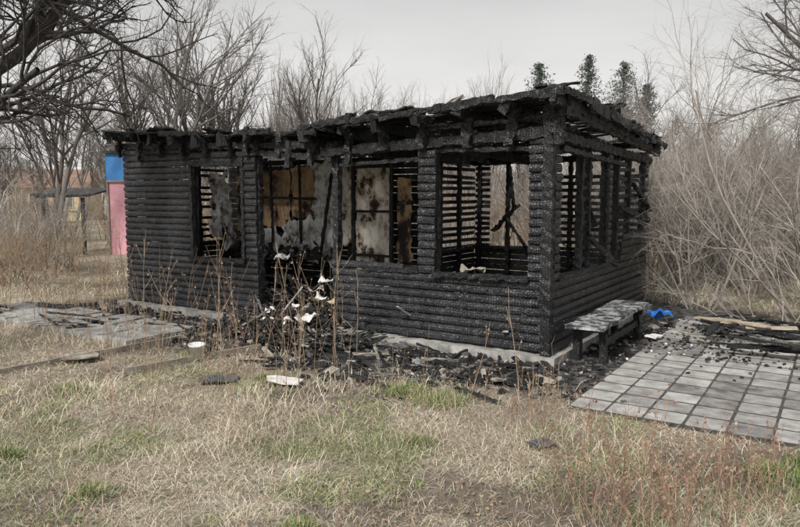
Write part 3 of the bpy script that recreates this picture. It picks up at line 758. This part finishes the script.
conifer(16.2,60,13.6,2.6);conifer(12.0,60,12.9,3.2);conifer(19.6,61,13.2,3.6);conifer(22.4,63,11.6,2.8)
xs_=np.linspace(-170,170,240); mb=MB(); vs=[];fs=[]
for i,x in enumerate(xs_):
    h=4.8+1.6*noise.noise(Vector((x*.07,0,0)))+1.0*noise.noise(Vector((x*.45,3,0)))
    for (yy,zz) in((75,-.5),(82,h*.75),(90,h),(120,-1)): vs.append(Vector((x,yy,zz)))
for i in range(len(xs_)-1):
    for j in range(3): a=i*4+j; fs.append((a,a+4,a+5,a+1))
mb.add(vs,fs,simple('distant_wood_haze',(.20,.187,.177),(.34,.32,.30),1.6,1)); mb.obj('distant_hill',None,True)

# ------------------------------------------------ background huts
hut=empty('pink_garden_hut',(-7.38,20,0),.03); mb=MB()
box(mb,(0,0,1.02),(1.5,2,2.04),M_pink); box(mb,(0,0,2.42),(1.52,2.02,.76),M_bl2); mb.obj('walls',hut)
mb=MB(); box(mb,(0,0,2.84),(1.62,2.2,.07),M_roofd); mb.obj('roof',hut)
mb=MB(); box(mb,(-.73,-1.02,1.0),(.04,.05,2.0),M_grey); box(mb,(-.0,-1.03,2.04),(1.5,.05,.05),M_grey); box(mb,(.35,-1.03,.95),(.7,.05,1.9),M_grey);mb.obj('trim_and_door',hut)
lt=empty('timber_lean_to',(-9.2,19.0,0)); mb=MB()
for x in(-.7,.4): beam(mb,(x,0,0),(x,0,1.6),.08,.08,M_char,.003)
beam(mb,(-.9,0,1.62),(.6,0,1.66),.1,.08,M_char,.003)
for z_ in(.5,.9,1.2): beam(mb,(-.7,0,z_),(.4,0,z_),.04,.05,M_grey,.003)
mb.obj('posts_and_rails',lt); mb=MB(); box(mb,(-.1,.5,1.75),(1.7,1.4,.05),M_roofd,0,.12); mb.obj('roof',lt)
hs=empty('ochre_cottage',(-24,46,0),.15); mb=MB(); box(mb,(0,0,1.1),(6.5,4,2.2),M_ochre)
mb.obj('walls',hs); mb=MB()
mb.add([Vector(p) for p in((-3.6,-2.4,2.15),(3.6,-2.4,2.15),(3.6,0,3.4),(-3.6,0,3.4),(-3.6,2.4,2.15),(3.6,2.4,2.15))],[(0,1,2,3),(3,2,5,4),(0,3,4),(1,5,2)],M_tile); mb.obj('roof',hs)
mb=MB()
for x in(-1.8,.3,2.1): box(mb,(x,-2.02,1.3),(.9,.06,.9),M_whitepl); box(mb,(x,-2.06,1.3),(.74,.04,.74),M_tarp)
mb.obj('windows',hs)

# ------------------------------------------------ world, sun, camera
w=bpy.data.worlds.new('World'); S.world=w; w.use_nodes=True; nt=w.node_tree; bgn=nt.nodes['Background']
EL=math.radians(42); AZ=math.radians(212)
sk=nt.nodes.new('ShaderNodeTexSky'); sk.sky_type='NISHITA'; sk.sun_disc=False; sk.sun_elevation=EL; sk.sun_rotation=AZ; sk.dust_density=4
hsv=nt.nodes.new('ShaderNodeHueSaturation'); hsv.inputs['Saturation'].default_value=.12; nt.links.new(sk.outputs[0],hsv.inputs['Color'])
tc=nt.nodes.new('ShaderNodeTexCoord'); sp=nt.nodes.new('ShaderNodeSeparateXYZ'); nt.links.new(tc.outputs['Generated'],sp.inputs[0])
g=ramp(nt,sp.outputs['Z'],[(0,(1.0,.985,.96)),(.12,(.92,.91,.895)),(.35,(.60,.60,.60)),(1,(.85,.85,.87))])
cl=noi(nt,tc.outputs['Generated'],2.2,5,.55,(1,1,3.5))
g=mix(nt,1,g,ramp(nt,cl,[(.3,.88),(.7,1.08)]),'MULTIPLY')
sc_=mix(nt,1,g,(10,10,10),'MULTIPLY')
nt.links.new(mix(nt,.85,hsv.outputs[0],sc_),bgn.inputs['Color']); bgn.inputs['Strength'].default_value=.1
sun=bpy.data.lights.new('sun','SUN'); sun.energy=4.2; sun.angle=math.radians(10); sun.color=(1,.965,.92)
so_=bpy.data.objects.new('sun',sun); S.collection.objects.link(so_)
dv=Vector((math.sin(AZ)*math.cos(EL),math.cos(AZ)*math.cos(EL),math.sin(EL)))
so_.rotation_euler=dv.to_track_quat('Z','Y').to_euler()
cam=bpy.data.cameras.new('camera'); cam.lens=30.7; cam.clip_end=1000
co_=bpy.data.objects.new('camera',cam); S.collection.objects.link(co_); co_.location=(0,0,1.65); co_.rotation_euler=(math.radians(84.3),0,0)
S.camera=co_
S.view_settings.view_transform='Standard'; S.view_settings.look='None'; S.view_settings.exposure=0
